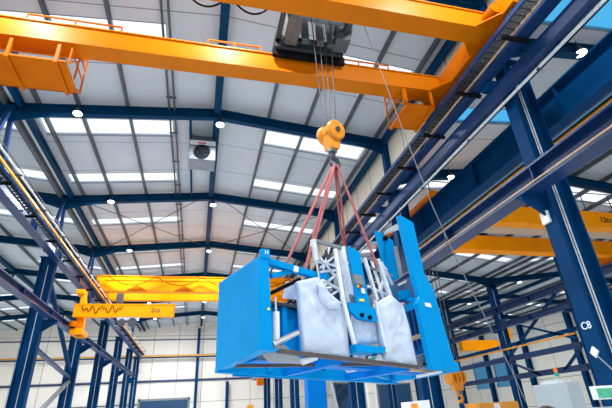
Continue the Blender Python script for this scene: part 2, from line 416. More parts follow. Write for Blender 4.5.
for k, y in enumerate([5.9, 12.1, 18.35, 24.6, 30.85, 37.1, 43.35]):
    lab = 'large navy blue column lettered C8 on the right' if k == 0 else 'navy blue H column under the right crane runway, %s from the camera' % ORD[k]
    t = column(6.3, 6.9, y, 6.95, lab, 'right runway columns', 'right', lower_z=3.53)
    if k == 0:
        lettering('C8', 0.17, (6.295, 5.9, 1.08), (math.pi / 2, 0, -math.pi / 2), letter_white, t)
        MB().tube([(6.42, 5.86, -1.5), (6.42, 5.86, 6.9)], 0.016, 6).build('cable', black, t)
        MB().tube([(6.62, 5.83, -1.5), (6.62, 5.83, 6.9)], 0.014, 6).build('conduit', silver, t)
        MB().box(6.24, 6.3, 5.86, 6.04, 2.98, 3.22).build('junction_box', white, t, 0.01, 'pale junction box under the bracket')
        d = MB().prism([(6.27, 5.9, 0.75), (6.27, 5.82, 0.66), (6.27, 5.9, 0.57), (6.27, 5.98, 0.66)], (0.03, 0, 0)); d.build('diamond_plate', white, t, 0, 'white diamond shaped plate')
        MB().tube([(6.26, 5.85, 0.6), (6.2, 5.6, 0.35), (6.1, 5.3, 0.15), (6.0, 4.9, 0.05)], 0.012, 6).build('hose', grey, t)
    # upper post to the clerestory wall
    MB().bar((6.45, y, 6.98), (6.45, y, 9.0), 0.22, 0.3).build('upper_post', navy, t)
for k, y in enumerate([18.35, 24.6, 30.85, 37.1, 43.35]):
    column(19.1, 19.7, y, 7.3, 'slim navy column between the two right bays, %s from the camera' % ORD[k], 'far right columns', 'right')
# wind posts on the far gable
for k, (x, zt) in enumerate(((0.0, 9.2), (3.25, 3.6), (-12.3, 9.2), (13.0, 8.0), (25.4, 8.0))):
    tag(MB().ibeam((x, YF - 0.45, -EYE), (x, YF - 0.45, zt), 0.36, 0.3, 0.03, 0.03, (0, 1, 0)).build('wind_post', navy), ['tall navy wind post in the middle of the far gable', 'short navy post beside the middle post at the far gable', 'navy wind post on the far gable of the left bay', 'navy wind post on the far gable behind the right columns', 'navy wind post on the far gable of the outermost bay'][k], 'post')
t = thing('wall_rail', 'yellow and blue rail running across the far gable', 'rail', (0, YF - 0.2, 6.2))
MB().box(-20.4, 6.0, YF - 0.74, YF - 0.64, 6.12, 6.3).build('blue_rail', navy, t); MB().box(-20.4, 6.0, YF - 0.80, YF - 0.74, 6.26, 6.44).build('yellow_rail', mat('rail_ochre', (196, 148, 66), 0.5, 0, 0.1), t)
t = MB().box(-20.4, 6.0, YF - 0.16, YF, 3.82, 3.98).build('wall_girt', navy_in); tag(t, 'thin blue girt across the far gable below the yellow rail', 'girt')
tag(MB().box(-20.4, 6.0, YF - 0.1, YF, 8.05, 8.15).build('wall_girt', navy_in), 'thin blue girt across the far gable above the yellow rail', 'girt')
tag(MB().box(-20.4, -5.7, YF - 0.1, YF, 1.75, 1.83).build('wall_girt', navy_in), 'thin low girt across the far gable of the left bay', 'girt')
# bracing between left columns
def brace(name, p, q, m, label, wd=0.16, h=0.12):
    return tag(MB().bar(p, q, wd, h).build(name, m), label, 'brace')
brace('column_brace', (-6.1, 18.5, 5.6), (-6.1, 24.4, 2.4), navy, 'steep navy brace falling behind the nearest left column')
brace('column_brace', (-6.1, 18.5, 2.85), (-6.1, 24.4, 2.2), navy_in, 'pale blue strut between the two nearest left columns')
brace('column_brace', (-6.1, 24.4, 2.05), (-6.1, 19.2, 0.0), grey, 'grey diagonal brace rising to the second left column')
brace('column_brace', (-6.1, 18.5, 1.3), (-6.1, 20.0, -1.4), navy, 'short navy brace low behind the nearest left column')
# bracing on the right
xb = 19.03
for p, q, m, lab, wd in (
        ((xb, 18.5, 3.25), (xb, 30.7, 3.15), navy, 'upper navy rail between the far right columns', 0.2),
        ((xb, 18.5, 2.45), (xb, 30.7, 2.4), navy_in, 'middle blue rail between the far right columns', 0.3),
        ((xb, 18.5, 1.4), (xb, 30.7, 1.35), navy_in, 'lower blue rail between the far right columns', 0.3),
        ((xb, 24.3, 4.9), (xb, 18.6, 2.75), navy, 'diagonal falling towards the camera among the far right columns', 0.12),
        ((xb, 24.3, 2.45), (xb, 19.0, 5.3), navy, 'diagonal rising towards the camera among the far right columns', 0.14),
        ((xb, 24.3, 2.3), (xb, 21.8, 1.3), navy_in, 'short low diagonal right of the slim navy column', 0.12),
        ((xb, 18.6, 2.3), (xb, 20.0, 1.4), navy, 'short low diagonal left of the lettered column', 0.12)):
    brace('cross_brace', p, q, m, lab, 0.12, wd)
tag(MB().bar((xb - 0.15, 18.5, 3.02), (xb - 0.15, 30.7, 2.98), 0.05, 0.09).build('conductor_rail', railyel), 'thin yellow conductor rail under the upper far right rail', 'rail')
brace('floor_brace', (6.6, 22.2, 1.6), (6.6, 20.4, -1.5), grey, 'grey diagonal brace under the hanging machine')
brace('floor_brace', (6.6, 18.7, 1.6), (6.6, 20.2, -1.5), navy, 'navy diagonal brace beside the grey one under the machine')

# ------------------------------------------------------------------ crane runways
def runway(name, xc, zb, zt, fw_, label, m=navy_in, rail=True, y0=-1.5, y1=48.6):
    t = thing(name, label, 'crane runway', (xc, 20, zb))
    MB().ibeam((xc, y0, (zb + zt) / 2), (xc, y1, (zb + zt) / 2), zt - zb, fw_, 0.04, 0.03).build('beam', m, t)
    for i in range(9):
        yy = 2.4 + i * 3.1; s = MB()
        for sd in (-1, 1): s.box(xc + sd * fw_ * 0.46 - 0.0, xc + sd * 0.016, yy, yy + 0.02, zb + 0.04, zt - 0.04) if sd < 0 else s.box(xc + 0.016, xc + fw_ * 0.46, yy, yy + 0.02, zb + 0.04, zt - 0.04)
        s.build('stiffener', m, t)
    if rail: MB().box(xc - 0.03, xc + 0.03, y0, y1, zt, zt + 0.06).build('rail', grey, t)
    return t
# right side
tR = runway('crane_runway', 5.76, 6.3, 6.86, 0.26, 'navy upper crane runway beam along the right side')
MB().tube([(5.62, -1, 6.42), (5.62, 48, 6.42)], 0.025, 8).build('conduit', tan, tR)
t = thing('walkway', 'dark grating walkway beside the upper right crane runway', 'walkway', (5.5, 20, 6.5))
gmb = MB()
for i in range(330): gmb.box(5.36, 5.6, -1 + i * 0.15, -0.975 + i * 0.15, 6.44, 6.48)
g2 = gmb
for xx in (5.36, 5.42, 5.48, 5.54, 5.6): g2.box(xx - 0.008, xx + 0.008, -1, 48.5, 6.44, 6.5)
g2.build('grating', darkgrey, t)
MB().box(5.31, 5.35, -1, 48.5, 6.42, 6.52).build('edge_angle', navy_in, t)
for i in range(20):
    MB().box(5.31, 5.92, 3.0 + i * 1.6, 3.08 + i * 1.6, 6.23, 6.29).build('bracket', black, t)
t = thing('festoon_beam', 'blue beam carrying a long silver pipe below the right runway', 'beam', (6.1, 20, 5.8))
MB().bar((6.02, -1.5, 6.02), (6.02, 48, 6.02), 0.16, 0.30).build('beam', navy_in, t)
MB().tube([(6.13, -1.5, 5.80), (6.13, 48, 5.80)], 0.034, 10).build('silver_pipe', silver, t)
hg = MB()
for i in range(20): hg.box(6.1, 6.16, 2.4 + i * 2.4, 2.46 + i * 2.4, 5.74, 5.9)
hg.build('pipe_clip', darkgrey, t)
MB().tube([(6.26, -1.5, 5.86), (6.26, 48, 5.86)], 0.018, 6).build('cable', black, t)
for k, y in enumerate([5.9, 12.1, 18.35, 24.6]):
    tag(MB().bar((5.8, y + 0.0, 6.22), (6.29, y, 6.22), 0.3, 0.12).build('runway_corbel', navy), 'navy corbel under the upper right runway, %s from the camera' % ORD[k], 'bracket', 'right runway corbels')
tR5 = runway('jib_runway', 6.0, 3.53, 3.95, 0.38, 'pale navy lower crane runway beam crossing in front of the lettered column', navy_in, False)
MB().tube([(5.8, -1.5, 3.60), (5.8, 48, 3.60)], 0.016, 6).build('conduit', tan, tR5)
# right bay runway
tB = runway('bay_runway', 7.28, 5.25, 6.1, 0.3, 'deep navy runway beam of the neighbouring bay behind the lettered column', navy)
t = thing('conductor_line', 'yellow edged conductor rails and pipes beside the neighbouring bay runway', 'conductor rail', (7.5, 20, 5.1))
MB().tube([(7.52, -1, 5.32), (7.52, 48, 5.32)], 0.04, 8).build('pipe', midgrey, t)
MB().bar((7.62, -1, 5.35), (7.62, 48, 5.35), 0.05, 0.06).build('cyan_rail', cyan_m, t)
MB().bar((7.71, -1, 5.36), (7.71, 48, 5.36), 0.07, 0.06).build('black_rail', black, t)
MB().bar((7.79, -1, 5.33), (7.79, 48, 5.33), 0.035, 0.04).build('yellow_rail', railyel, t)
for i in range(16): MB().box(7.3, 7.8, 3 + i * 2.8, 3.06 + i * 2.8, 5.38, 5.44).build('arm', black, t)
runway('bay_runway', 19.0, 5.25, 5.65, 0.32, 'pale navy runway beam on the far right column line', navy_in)
tq = runway('bay_runway', 18.7, 4.2, 4.55, 0.3, 'lower navy runway beam on the far right column line', navy_in, False, 15)
for y in (18.35, 24.6, 30.85, 37.1, 43.35): MB().box(18.6, 19.1, y - 0.1, y + 0.1, 4.08, 4.2).build('corbel', navy, tq)
# left side
tL = runway('crane_runway', -5.71, LB, LT, 0.28, 'pale navy upper crane runway beam along the left side')
t = thing('walkway', 'dark grating walkway beside the upper left crane runway', 'walkway', (-5.45, 20, 6.3))
gmb = MB()
for i in range(230): gmb.box(-5.555, -5.36, 2 + i * 0.2, 2.03 + i * 0.2, 6.26, 6.30)
for xx in (-5.55, -5.46, -5.37): gmb.box(xx - 0.01, xx + 0.01, 2, 48, 6.26, 6.32)
gmb.build('grating', darkgrey, t)
MB().box(-5.37, -5.34, 2, 48, 6.25, 6.34).build('edge_angle', navy, t)
for i in range(20): MB().box(-5.83, -5.34, 3 + i * 2.2, 3.08 + i * 2.2, 6.19, 6.25).build('bracket', black, t)
t = thing('conductor_line', 'yellow conductor bar and pipes along the upper left runway', 'conductor rail', (-5.3, 20, 6.3))
MB().bar((-5.32, -1, 6.40), (-5.32, 47.5, 6.40), 0.05, 0.07).build('yellow_bar', railyel, t)
MB().tube([(-5.2, -1, 6.5), (-5.2, 47.5, 6.5)], 0.03, 8).build('grey_pipe', silver, t)
MB().tube([(-5.14, -1, 6.56), (-5.14, 47.5, 6.56)], 0.014, 6).build('black_cable', darkgrey, t)
MB().tube([(-5.42, -1, 6.34), (-5.42, 47.5, 6.34)], 0.02, 6).build('black_cable', black, t)
MB().tube([(-5.5, -1, 6.30), (-5.5, 47.5, 6.30)], 0.016, 6).build('cyan_cable', cyan_m, t)
for i in range(20): MB().box(-5.6, -5.12, 2.5 + i * 2.3, 2.55 + i * 2.3, 6.43, 6.47).build('arm', darkgrey, t)
runway('jib_runway', -5.58, 3.80, 4.08, 0.26, 'navy lower runway beam carrying the wall jib crane', navy_in, False, -1.5, 42.6)

# ------------------------------------------------------------------ overhead cranes
def box_girder(t, x0, x1, y0, y1, zb, zt, name='girder', m=None):
    mb = MB().box(x0, x1, y0 + 0.03, y0 + 0.05, zb + 0.03, zt - 0.03).box(x0, x1, y1 - 0.05, y1 - 0.03, zb + 0.03, zt - 0.03)
    mb.box(x0, x1, y0, y1, zb, zb + 0.03).box(x0, x1, y0, y1, zt - 0.03, zt)
    return mb.build(name, m or yellow, t)
tC = thing('overhead_crane', 'large orange double girder crane crossing overhead nearest the camera', 'crane', (0, 6.2, 6.9))
for y0, y1 in ((5.05, 5.48), (7.0, 7.42)):
    gd = box_girder(tC, -5.6, 5.55, y0, y1, 7.0, 7.52, 'girder', near_orange)
    MB().box(-5.6, 5.55, (y0 + y1) / 2 - 0.03, (y0 + y1) / 2 + 0.03, 7.52, 7.58).build('rail', grey, gd)
for x, sd in ((5.7, 1), (-5.7, -1)):
    ec = MB().prism([(x - 0.14, 4.35, 6.98), (x - 0.14, 8.15, 6.98), (x - 0.14, 8.15, 7.3), (x - 0.14, 7.6, 7.5), (x - 0.14, 4.9, 7.5), (x - 0.14, 4.35, 7.3)], (0.28, 0, 0)).build('end_carriage', orange, tC)
    for yy in (4.6, 7.9): MB().disc((x, yy, 7.0), (1, 0, 0), 0.14, 0.16, 20).build('wheel', darkgrey, ec)
    for yy in (4.33, 8.17): MB().box(x - 0.08, x + 0.08, yy - 0.08, yy + 0.08, 7.1, 7.26).build('buffer', black, ec)
    MB().tube([(x - sd * 0.22, 4.7, 7.2), (x - sd * 0.22, 5.0, 7.2)], 0.12, 16).build('travel_motor', orange, ec)
    # corner gussets between girder and carriage
    for ya, yb in ((5.05, 5.48), (7.0, 7.42)):
        MB().prism([(x - sd * 0.14, ya - 0.4, 7.01), (x - sd * 0.5, ya, 7.01), (x - sd * 0.5, yb, 7.01), (x - sd * 0.14, yb + 0.35, 7.01)], (0, 0, 0.03)).build('gusset', orange, ec)
# handrail sections along the far girder
for xa, xb_ in ((-4.0, -2.1), (-0.2, 1.05), (2.75, 4.4)):
    h = MB().tube([(xa, 7.38, 8.05), (xb_, 7.38, 8.05)], 0.022, 8)
    for xx in (xa, (xa + xb_) / 2, xb_): h.tube([(xx, 7.38, 7.5), (xx, 7.38, 8.05)], 0.02, 8)
    h.build('handrail', orange, tC)
# service platforms below the far girder
def platform(x0, x1, railx, y0=7.05, y1=8.0, zb=6.52, bearers=(0.25, 0.72)):
    p = MB().box(x0, x1, y0, y1, zb, zb + 0.04).build('platform', orange, tC)
    for xx in [x0 + b * (x1 - x0) for b in bearers]:
        MB().box(xx - 0.035, xx + 0.035, y0 - 0.02, y1 + 0.02, zb - 0.05, zb).build('bearer', orange, p)
        MB().box(xx - 0.03, xx + 0.03, y0 - 0.02, y0 + 0.04, zb, 7.02).build('hanger', orange, p)
    r = MB()
    for yy in (y0 + 0.02, (y0 + y1) / 2, y1 - 0.02): r.tube([(railx, yy, zb), (railx, yy, zb + 1.0)], 0.022, 8)
    for zz in (zb + 0.35, zb + 0.68, zb + 1.0): r.tube([(railx, y0, zz), (railx, y1, zz)], 0.018, 8)
    r.tube([(railx, y0 + 0.02, zb), (railx, y1 - 0.02, zb + 1.0)], 0.016, 8)
    r.tube([(x0, y1 - 0.02, zb + 1.0), (x1, y1 - 0.02, zb + 1.0)], 0.02, 8)
    r.build('guard_rail', orange, p)
    MB().box(x0, x1, y1 - 0.02, y1, zb, zb + 0.12).build('toe_board', orange, p)
    return p
platform(-5.5, -2.9, -2.85, bearers=(0.6, 0.93))
platform(4.5, 5.25, 4.48, bearers=(0.03, 0.96))
MB().box(-4.6, -3.2, 7.5, 7.75, 6.6, 6.78).build('control_box', darkgrey, tC)
MB().box(4.7, 5.1, 7.5, 7.8, 6.6, 6.9).build('control_box', darkgrey, tC)
# festoon cable loops between the girders
pts = []
for i in range(61):
    x = -3.4 + i * 0.075; ph = (x + 3.4) / 0.9
    pts.append((x, 5.75, 7.62 - 0.46 * abs(math.sin(math.pi * ph)) ** 0.8))
MB().tube(pts, 0.022, 6).build('festoon_cable', black, tC)
MB().tube([(-5.5, 5.75, 7.65), (1.2, 5.75, 7.65)], 0.01, 6).build('festoon_wire', darkgrey, tC)

# trolley
tT = thing('crane_trolley', 'dark steel hoist trolley sitting on the two crane girders', 'crane trolley', (2.1, 6.2, 7.58))
fr = MB()
for xx in (1.35, 2.85): fr.bar((xx, 5.15, 7.74), (xx, 7.35, 7.74), 0.12, 0.18)
for yy in (5.75, 6.75): fr.bar((1.3, yy, 7.72), (2.9, yy, 7.72), 0.12, 0.14)
fr.build('frame', darkgrey, tT)
MB().bar((1.26, 6.92, 7.46), (2.98, 6.92, 7.46), 0.1, 0.2).build('lower_rail', black, tT)
MB().box(1.3, 2.92, 6.76, 6.84, 7.5, 7.74).build('cross_plate', darkgrey, tT)
MB().tube([(1.5, 6.1, 7.95), (2.7, 6.1, 7.95)], 0.2, 20).build('rope_drum', grey, tT)
MB().box(1.5, 1.78, 5.9, 6.7, 7.5, 8.3).build('gearbox', mat('oily_steel', (92, 88, 84), 0.45, 0.2, 0.3, 7), tT, 0.03)
MB().tube([(2.62, 6.5, 8.0), (3.05, 6.5, 8.0)], 0.16, 16).build('hoist_motor', darkgrey, tT)
for xx in (1.95, 2.3, 2.55): MB().bar((xx, 6.55, 7.5), (xx, 6.55, 8.5), 0.1, 0.16).build('upright', midgrey, tT)
for xx, zz in ((1.42, 7.62), (1.9, 7.66), (2.5, 7.62)): MB().box(xx, xx + 0.16, 6.72, 6.88, zz, zz + 0.16).build('cable_clamp', midgrey, tT)
MB().tube([(1.4, 5.62, 7.6), (1.8, 5.62, 7.42), (2.3, 5.62, 7.4), (2.8, 5.62, 7.6)], 0.025, 6).build('drag_cable', black, tT)
MB().box(2.62, 2.95, 6.3, 6.7, 7.5, 7.7).build('brake_box', midgrey, tT)
MB().bar((2.9, 6.75, 7.65), (3.05, 6.75, 8.3), 0.05, 0.05).build('stay', darkgrey, tT)
for xx in (1.35, 2.85):
    for yy in (5.26, 7.21): MB().disc((xx, yy, 7.66), (0, 1, 0), 0.09, 0.06, 16).build('wheel', darkgrey, tT)
# hook block position
HX, HY = 2.18, 6.1
for i, (xt, xh) in enumerate(((1.95, 2.04), (2.04, 2.08), (2.1, 2.12), (2.3, 2.23), (2.38, 2.28), (2.47, 2.32))):
    MB().tube([(xt, HY + (0.12 if i % 2 else -0.1), 7.75), (xh, HY + (0.06 if i % 2 else -0.05), 4.75)], 0.009, 6).build('hoist_rope', rope_m, tT)
tH = thing('hook_block', 'yellow hook block hanging on wire ropes below the trolley', 'hook block', (HX, HY, 4.2))
ax = V3((0.36, -0.92, -0.12)).normalized()
for s_, nm in ((0.15, 'sheave_cover'), (-0.15, 'sheave_cover')):
    c = V3((HX, HY, 4.68)) + ax * s_
    scv = MB().disc(c, ax, 0.2, 0.12, 28, 0.03).build(nm, hookyel, tH)
    MB().disc(c + ax * (0.06 if s_ > 0 else -0.06), ax, 0.05, 0.05, 16).build('sheave_pin', darkgrey, scv)
MB().disc((HX, HY, 4.68), ax, 0.17, 0.14, 24).build('sheave', hookyel, tH)
sd = V3((0.93, 0.36, 0))
blk = MB()
cc = V3((HX, HY, 4.42))
blk.prism([cc - sd * 0.14 + V3((0, 0, 0.16)) - ax * 0.13, cc + sd * 0.14 + V3((0, 0, 0.16)) - ax * 0.13, cc + sd * 0.08 - V3((0, 0, 0.12)) - ax * 0.13, cc - sd * 0.08 - V3((0, 0, 0.12)) - ax * 0.13], ax * 0.26)
blk.build('crosshead', hookyel, tH, 0.02)
# the hook: shank, then a curl
hp = []
hr = []
for z in (4.32, 4.22, 4.14): hp.append(V3((HX, HY, z))); hr.append(0.05)
for i in range(11):
    a = math.radians(100 - i * 27)
    hp.append(V3((HX, HY, 4.03)) + sd * (0.1 * math.cos(a) + 0.02) + V3((0, 0, 0.1 * math.sin(a)))); hr.append(0.05 - 0.003 * i)
MB().tube(hp, hr, 10).build('hook', darkgrey, tH)
MB().disc((HX, HY, 4.29), (0, 0, 1), 0.09, 0.06, 16).build('hook_nut', grey, tH)

# second crane far down the hall
tD = thing('overhead_crane', 'yellow double girder crane far down the main hall', 'crane', (0, 26, 6.7))
for y0, y1 in ((25.0, 25.45), (26.9, 27.35)):
    gd = box_girder(tD, -5.8, 5.5, y0, y1, 6.74, 7.66)
for x in (5.6, -5.6):
    MB().box(x - 0.15, x + 0.15, 24.2, 28.2, 6.72, 7.1).build('end_carriage', orange, tD)
MB().box(-5.3, 5.4, 24.8, 24.86, 7.28, 7.33).build('festoon_track', orange, tD)
pts = []
for i in range(97):
    x = -5.2 + i * 0.11; ph = (x + 5.2) / 2.6
    pts.append((x, 24.9, 7.58 - 0.5 * abs(math.sin(math.pi * ph))))
MB().tube(pts, 0.022, 6).build('festoon_cable', black, tD)
for xx in (-3.6, -1.0, 1.6):
    MB().prism([(xx - 0.6, 24.97, 6.76), (xx + 0.6, 24.97, 6.76), (xx, 24.97, 7.1)], (0, 0.04, 0)).build('stiffener', orange, tD)
MB().box(-4.9, -4.55, 26.6, 26.9, 6.5, 7.1).build('control_box', darkgrey, tD)

# wall jib crane "2to"
tJ = thing('wall_jib_crane', 'yellow wall jib crane marked 2to on the left runway', 'crane', (-5.3, 20.8, 3.7))
ja = MB().box(-5.42, -1.2, 20.3, 20.6, 4.33, 4.38).box(-5.42, -1.2, 20.3, 20.6, 4.85, 4.9).box(-5.42, -1.2, 20.32, 20.36, 4.38, 4.85).build('jib_arm', yellow, tJ)
MB().box(-1.2, -1.17, 20.28, 20.62, 4.3, 4.93).build('end_stop', orange, tJ)
MB().prism([(-5.3, 20.6, 3.6), (-4.98, 20.6, 3.6), (-4.98, 20.6, 4.7), (-5.15, 20.6, 5.5), (-5.3, 20.6, 5.5)], (0, 0.35, 0)).build('mast', yellow, tJ, 0.02)
MB().box(-5.42, -4.92, 20.3, 21.4, 3.6, 3.84).build('lower_carriage', yellow, tJ, 0.03)
MB().box(-5.5, -5.15, 20.5, 21.1, 5.4, 5.62).build('upper_carriage', yellow, tJ, 0.03)
MB().disc((-5.3, 20.2, 4.0), (0, 0, 1), 0.16, 0.2, 16).build('roller', orange, tJ)
for xx, r_ in ((-3.4, 0.15), (-2.95, 0.19)): MB().disc((xx, 20.45, 4.1), (0, 1, 0), r_, 0.2, 20).build('hoist_drum', darkgrey, tJ)
MB().box(-3.6, -2.7, 20.36, 20.56, 4.2, 4.33).build('hoist_carriage', silver, tJ)
pts = []
for i in range(41):
    x = -5.1 + i * 0.042
    pts.append((x, 20.28, 4.80 - 0.36 * abs(math.sin(math.pi * (x + 5.1) / 0.42)) * (0.6 + 0.4 * math.sin(i))))
MB().tube(pts, 0.018, 6).build('festoon_cable', black, tJ)
lettering('2to', 0.3, (-2.0, 20.312, 4.61), (math.pi / 2, 0, 0), letter_dark, ja)
# far jib on the right lower runway
tJ2 = thing('wall_jib_crane', 'small orange jib carriage far down the right lower runway', 'crane', (5.6, 40, 3.3))
MB().box(5.2, 5.75, 39.6, 40.3, 2.5, 3.5).build('mast', orange, tJ2)
MB().box(4.0, 5.3, 39.8, 40.1, 3.75, 4.1).build('jib_arm', orange, tJ2)
tag(MB().box(4.35, 4.85, 39.7, 40.2, 0.45, 0.95).tube([(4.6, 39.95, 0.9), (4.6, 39.95, 3.74)], 0.03, 6).build('hoist_block', railyel), 'small yellow hoist block hanging far below the right jib', 'hoist block')
# jib of the outermost bay
tJ3 = thing('wall_jib_crane', 'orange jib crane seen between the far right columns', 'crane', (20, 30, 3.7))
MB().box(19.6, 24.0, 29.8, 30.2, 3.7, 4.45).build('jib_arm', yellow, tJ3)
MB().box(23.6, 24.2, 29.7, 30.3, 4.5, 5.3).build('mast', yellow, tJ3)
# crane of the right bay
tE = thing('overhead_crane', 'orange double girder crane of the right neighbouring bay', 'crane', (12, 13, 5.9))
for y0, y1 in ((11.8, 12.25), (14.6, 15.1)):
    gd = box_girder(tE, 7.6, 18.8, y0, y1, 5.88, 6.55)
MB().box(7.3, 7.75, 11.0, 16.0, 5.95, 6.5).build('end_carriage', orange, tE)
MB().box(18.75, 19.1, 11.0, 16.0, 5.75, 6.3).build('end_carriage', orange, tE)
MB().disc((7.55, 10.98, 6.3), (0, 1, 0), 0.13, 0.08, 16).build('buffer', black, tE)
MB().box(7.6, 18.8, 12.3, 12.9, 5.9, 5.94).build('platform', tan, tE)
lettering('12to', 0.34, (15.3, 11.792, 6.2), (math.pi / 2, 0, 0), letter_dark, tE)
hr_ = MB()
for zz in (7.0, 7.4): hr_.tube([(7.8, 11.85, zz), (18.6, 11.85, zz)], 0.02, 6)
for i in range(9): hr_.tube([(7.8 + i * 1.35, 11.85, 6.55), (7.8 + i * 1.35, 11.85, 7.4)], 0.02, 6)
hr_.build('handrail', darkgrey, tE)
# its hook block
tK = thing('hook_block', 'orange hook block with several sheaves low in the right bay', 'hook block', (8.28, 13.3, 0.3))
for i in range(4): MB().disc((8.03 + i * 0.15, 13.3, 0.82), (1, 0.15, 0), 0.2, 0.07, 20).build('sheave', hookyel, tK)
MB().prism([(8.0, 13.2, 0.8), (8.52, 13.2, 0.8), (8.41, 13.2, 0.42), (8.11, 13.2, 0.42)], (0, 0.2, 0)).build('block_body', hookyel, tK, 0.02)
hp = [V3((8.26, 13.3, 0.5)), V3((8.26, 13.3, 0.34))] + [V3((8.26, 13.3, 0.2)) + V3((0.1 * math.cos(math.radians(100 - i * 28)), 0, 0.1 * math.sin(math.radians(100 - i * 28)))) for i in range(9)]
MB().tube(hp, 0.05, 8).build('hook', hookyel, tK)
for i in range(4): MB().tube([(8.03 + i * 0.15, 13.3, 0.9), (7.95 + i * 0.15, 13.5, 5.95)], 0.014, 6).build('hoist_rope', rope_m, tK)

# tag line from the crane
def sight(px, py, Y):
    c = V3((px - 306, py - 204, FL)); d = V3((c.dot(AX), c.dot(AY), c.dot(AZ))); return d * (Y / d.y)
tag(MB().tube([sight(352, -8, 5.55), sight(376, 58, 5.6), sight(404, 133, 5.75), sight(432, 205, 5.95), sight(461, 269, 6.15), sight(487, 321, 6.3), sight(511, 369, 6.45), sight(526, 402, 6.5)], 0.008, 6).build('hanging_cable', mat('pale_rope', (120, 122, 126), 0.6, 0, 0.1)), 'long thin cable slanting down from the crane to the right', 'cable')

# ------------------------------------------------------------------ the hanging machine
A0 = V3((0.65634998, 5.0, 0.68440598)); uu = V3((0.96961728, 0.24462694, 0)); vv = V3((-0.24462694, 0.96961728, 0))
def ray(px, py):
    c = V3((px - 306, py - 204, FL)); return V3((c.dot(AX), c.dot(AY), c.dot(AZ)))
def onV(p, k): d = ray(*p); return d * ((k + A0.dot(vv)) / d.dot(vv))     # sight line meets the plane k metres behind the machine's front
def onU(p, k): d = ray(*p); return d * ((k + A0.dot(uu)) / d.dot(uu))     # ... the plane k metres right of its left side
def L(u, v, z): return V3((A0.x, A0.y, 0)) + uu * u + vv * v + V3((0, 0, z))
tM = thing('hoisted_machine', 'large bright blue open machine frame hanging from four pink slings', 'machine', L(1.6, 0.8, 0.45))
def plateV(name, pts, k, th, m, bev=0.0, par=None, label=None):
    return MB().prism([onV(p, k) for p in pts], vv * th).build(name, m, par or tM, bev, label)
W = 1.65
# left side wall: a box with the big face to the left
zA, zB = 0.684, 0.62
sw = MB().hexa([L(0.015, 0, zA), L(0.20, 0, zA), L(0.12, W, zB), L(0, W, zB)], [L(0.03, 0, 1.83), L(0.155, 0, 1.80), L(0.12, W, 1.95), L(0, W, 1.93)])
sw.hexa([L(0.015, -0.03, zA), L(0.26, -0.03, zA - 0.005), L(0.26, 0.16, zA - 0.005), L(0.015, 0.16, zA)], [L(0.015, -0.03, zA + 0.02), L(0.26, -0.03, zA + 0.015), L(0.26, 0.16, zA + 0.015), L(0.015, 0.16, zA + 0.02)])
sidew = sw.build('side_wall', bright, tM, 0.012)
cap = MB().hexa([L(0.045, -0.02, 1.79), L(0.17, -0.02, 1.79), L(0.17, 0.07, 1.79), L(0.045, 0.07, 1.79)], [L(0.045, -0.02, 1.92), L(0.17, -0.02, 1.92), L(0.17, 0.07, 1.92), L(0.045, 0.07, 1.92)]).build('corner_block', bright, tM, 0.015)
lettering('H', 0.07, L(0.115, -0.026, 1.865), (math.pi / 2, 0, math.atan2(uu.y, uu.x)), letter_white, cap)
MB().disc(onV((268.5, 309), -0.006), vv, 0.016, 0.01, 12).build('yellow_dot', label_y, sidew)
# back wall with ribs
bw = MB().hexa([L(0.26, W - 0.05, 0.55), L(2.2, W - 0.05, 0.45), L(2.2, W, 0.45), L(0.26, W, 0.55)], [L(0.26, W - 0.05, 1.66), L(2.2, W - 0.05, 1.5), L(2.2, W, 1.5), L(0.26, W, 1.66)]).build('back_wall', bright, tM)
for u_ in (0.75, 1.02, 1.3): MB().hexa([L(u_, W - 0.16, 0.6), L(u_ + 0.08, W - 0.16, 0.6), L(u_ + 0.08, W - 0.05, 0.6), L(u_, W - 0.05, 0.6)], [L(u_, W - 0.16, 1.6), L(u_ + 0.08, W - 0.16, 1.6), L(u_ + 0.08, W - 0.05, 1.6), L(u_, W - 0.05, 1.6)]).build('rib', bright, bw)
MB().bar(L(0.26, W - 0.1, 1.66), L(2.2, W - 0.1, 1.52), 0.2, 0.05).build('back_rim', darkgrey, tM)
# base frame: back beam, right beam, inner beams
MB().bar(L(0.0, W - 0.06, 0.68), L(3.2, W - 0.06, 0.47), 0.12, 0.17).build('back_beam', bright, tM, 0.01)
MB().bar(L(3.08, 0.05, 0.50), L(3.14, W, 0.48), 0.16, 0.13).build('right_beam', bright, tM, 0.01)
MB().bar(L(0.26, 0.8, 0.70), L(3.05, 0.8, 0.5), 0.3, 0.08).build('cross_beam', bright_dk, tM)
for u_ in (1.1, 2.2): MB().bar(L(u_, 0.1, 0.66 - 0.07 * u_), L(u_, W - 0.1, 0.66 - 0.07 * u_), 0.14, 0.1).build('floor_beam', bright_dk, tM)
MB().bar(onV((278, 351), 0.02), onV((418, 367.5), 0.02), 0.06, 0.05).build('front_sill', brown, tM)
MB().bar(onV((236, 366), 0.75), onV((408, 364), 0.3), 0.05, 0.04).build('middle_sill', brown, tM)
MB().bar(L(2.45, 0.35, 0.5), L(3.0, 0.35, 0.47), 0.12, 0.04).build('tread_strip', tan, tM)
# gray underside sheets
MB().prism([onV((277, 345), 0.12), onV((285, 346), 0.12), onV((304, 361.5), 0.12), onV((300, 364), 0.2), onV((268, 362.5), 0.3), onV((262, 354), 0.2)], V3((0, 0, 0.015)) + vv * 0.02).build('grey_sheet', mat('sheet_grey', (140, 148, 156), 0.45, 0.1, 0.1), tM)
MB().prism([L(0.1, 0.15, 0.69), L(0.4, 0.15, 0.69), L(0.55, 0.75, 0.66), L(0.3, 0.75, 0.66)], V3((0, 0, 0.03))).build('dark_sheet', darkgrey, tM)
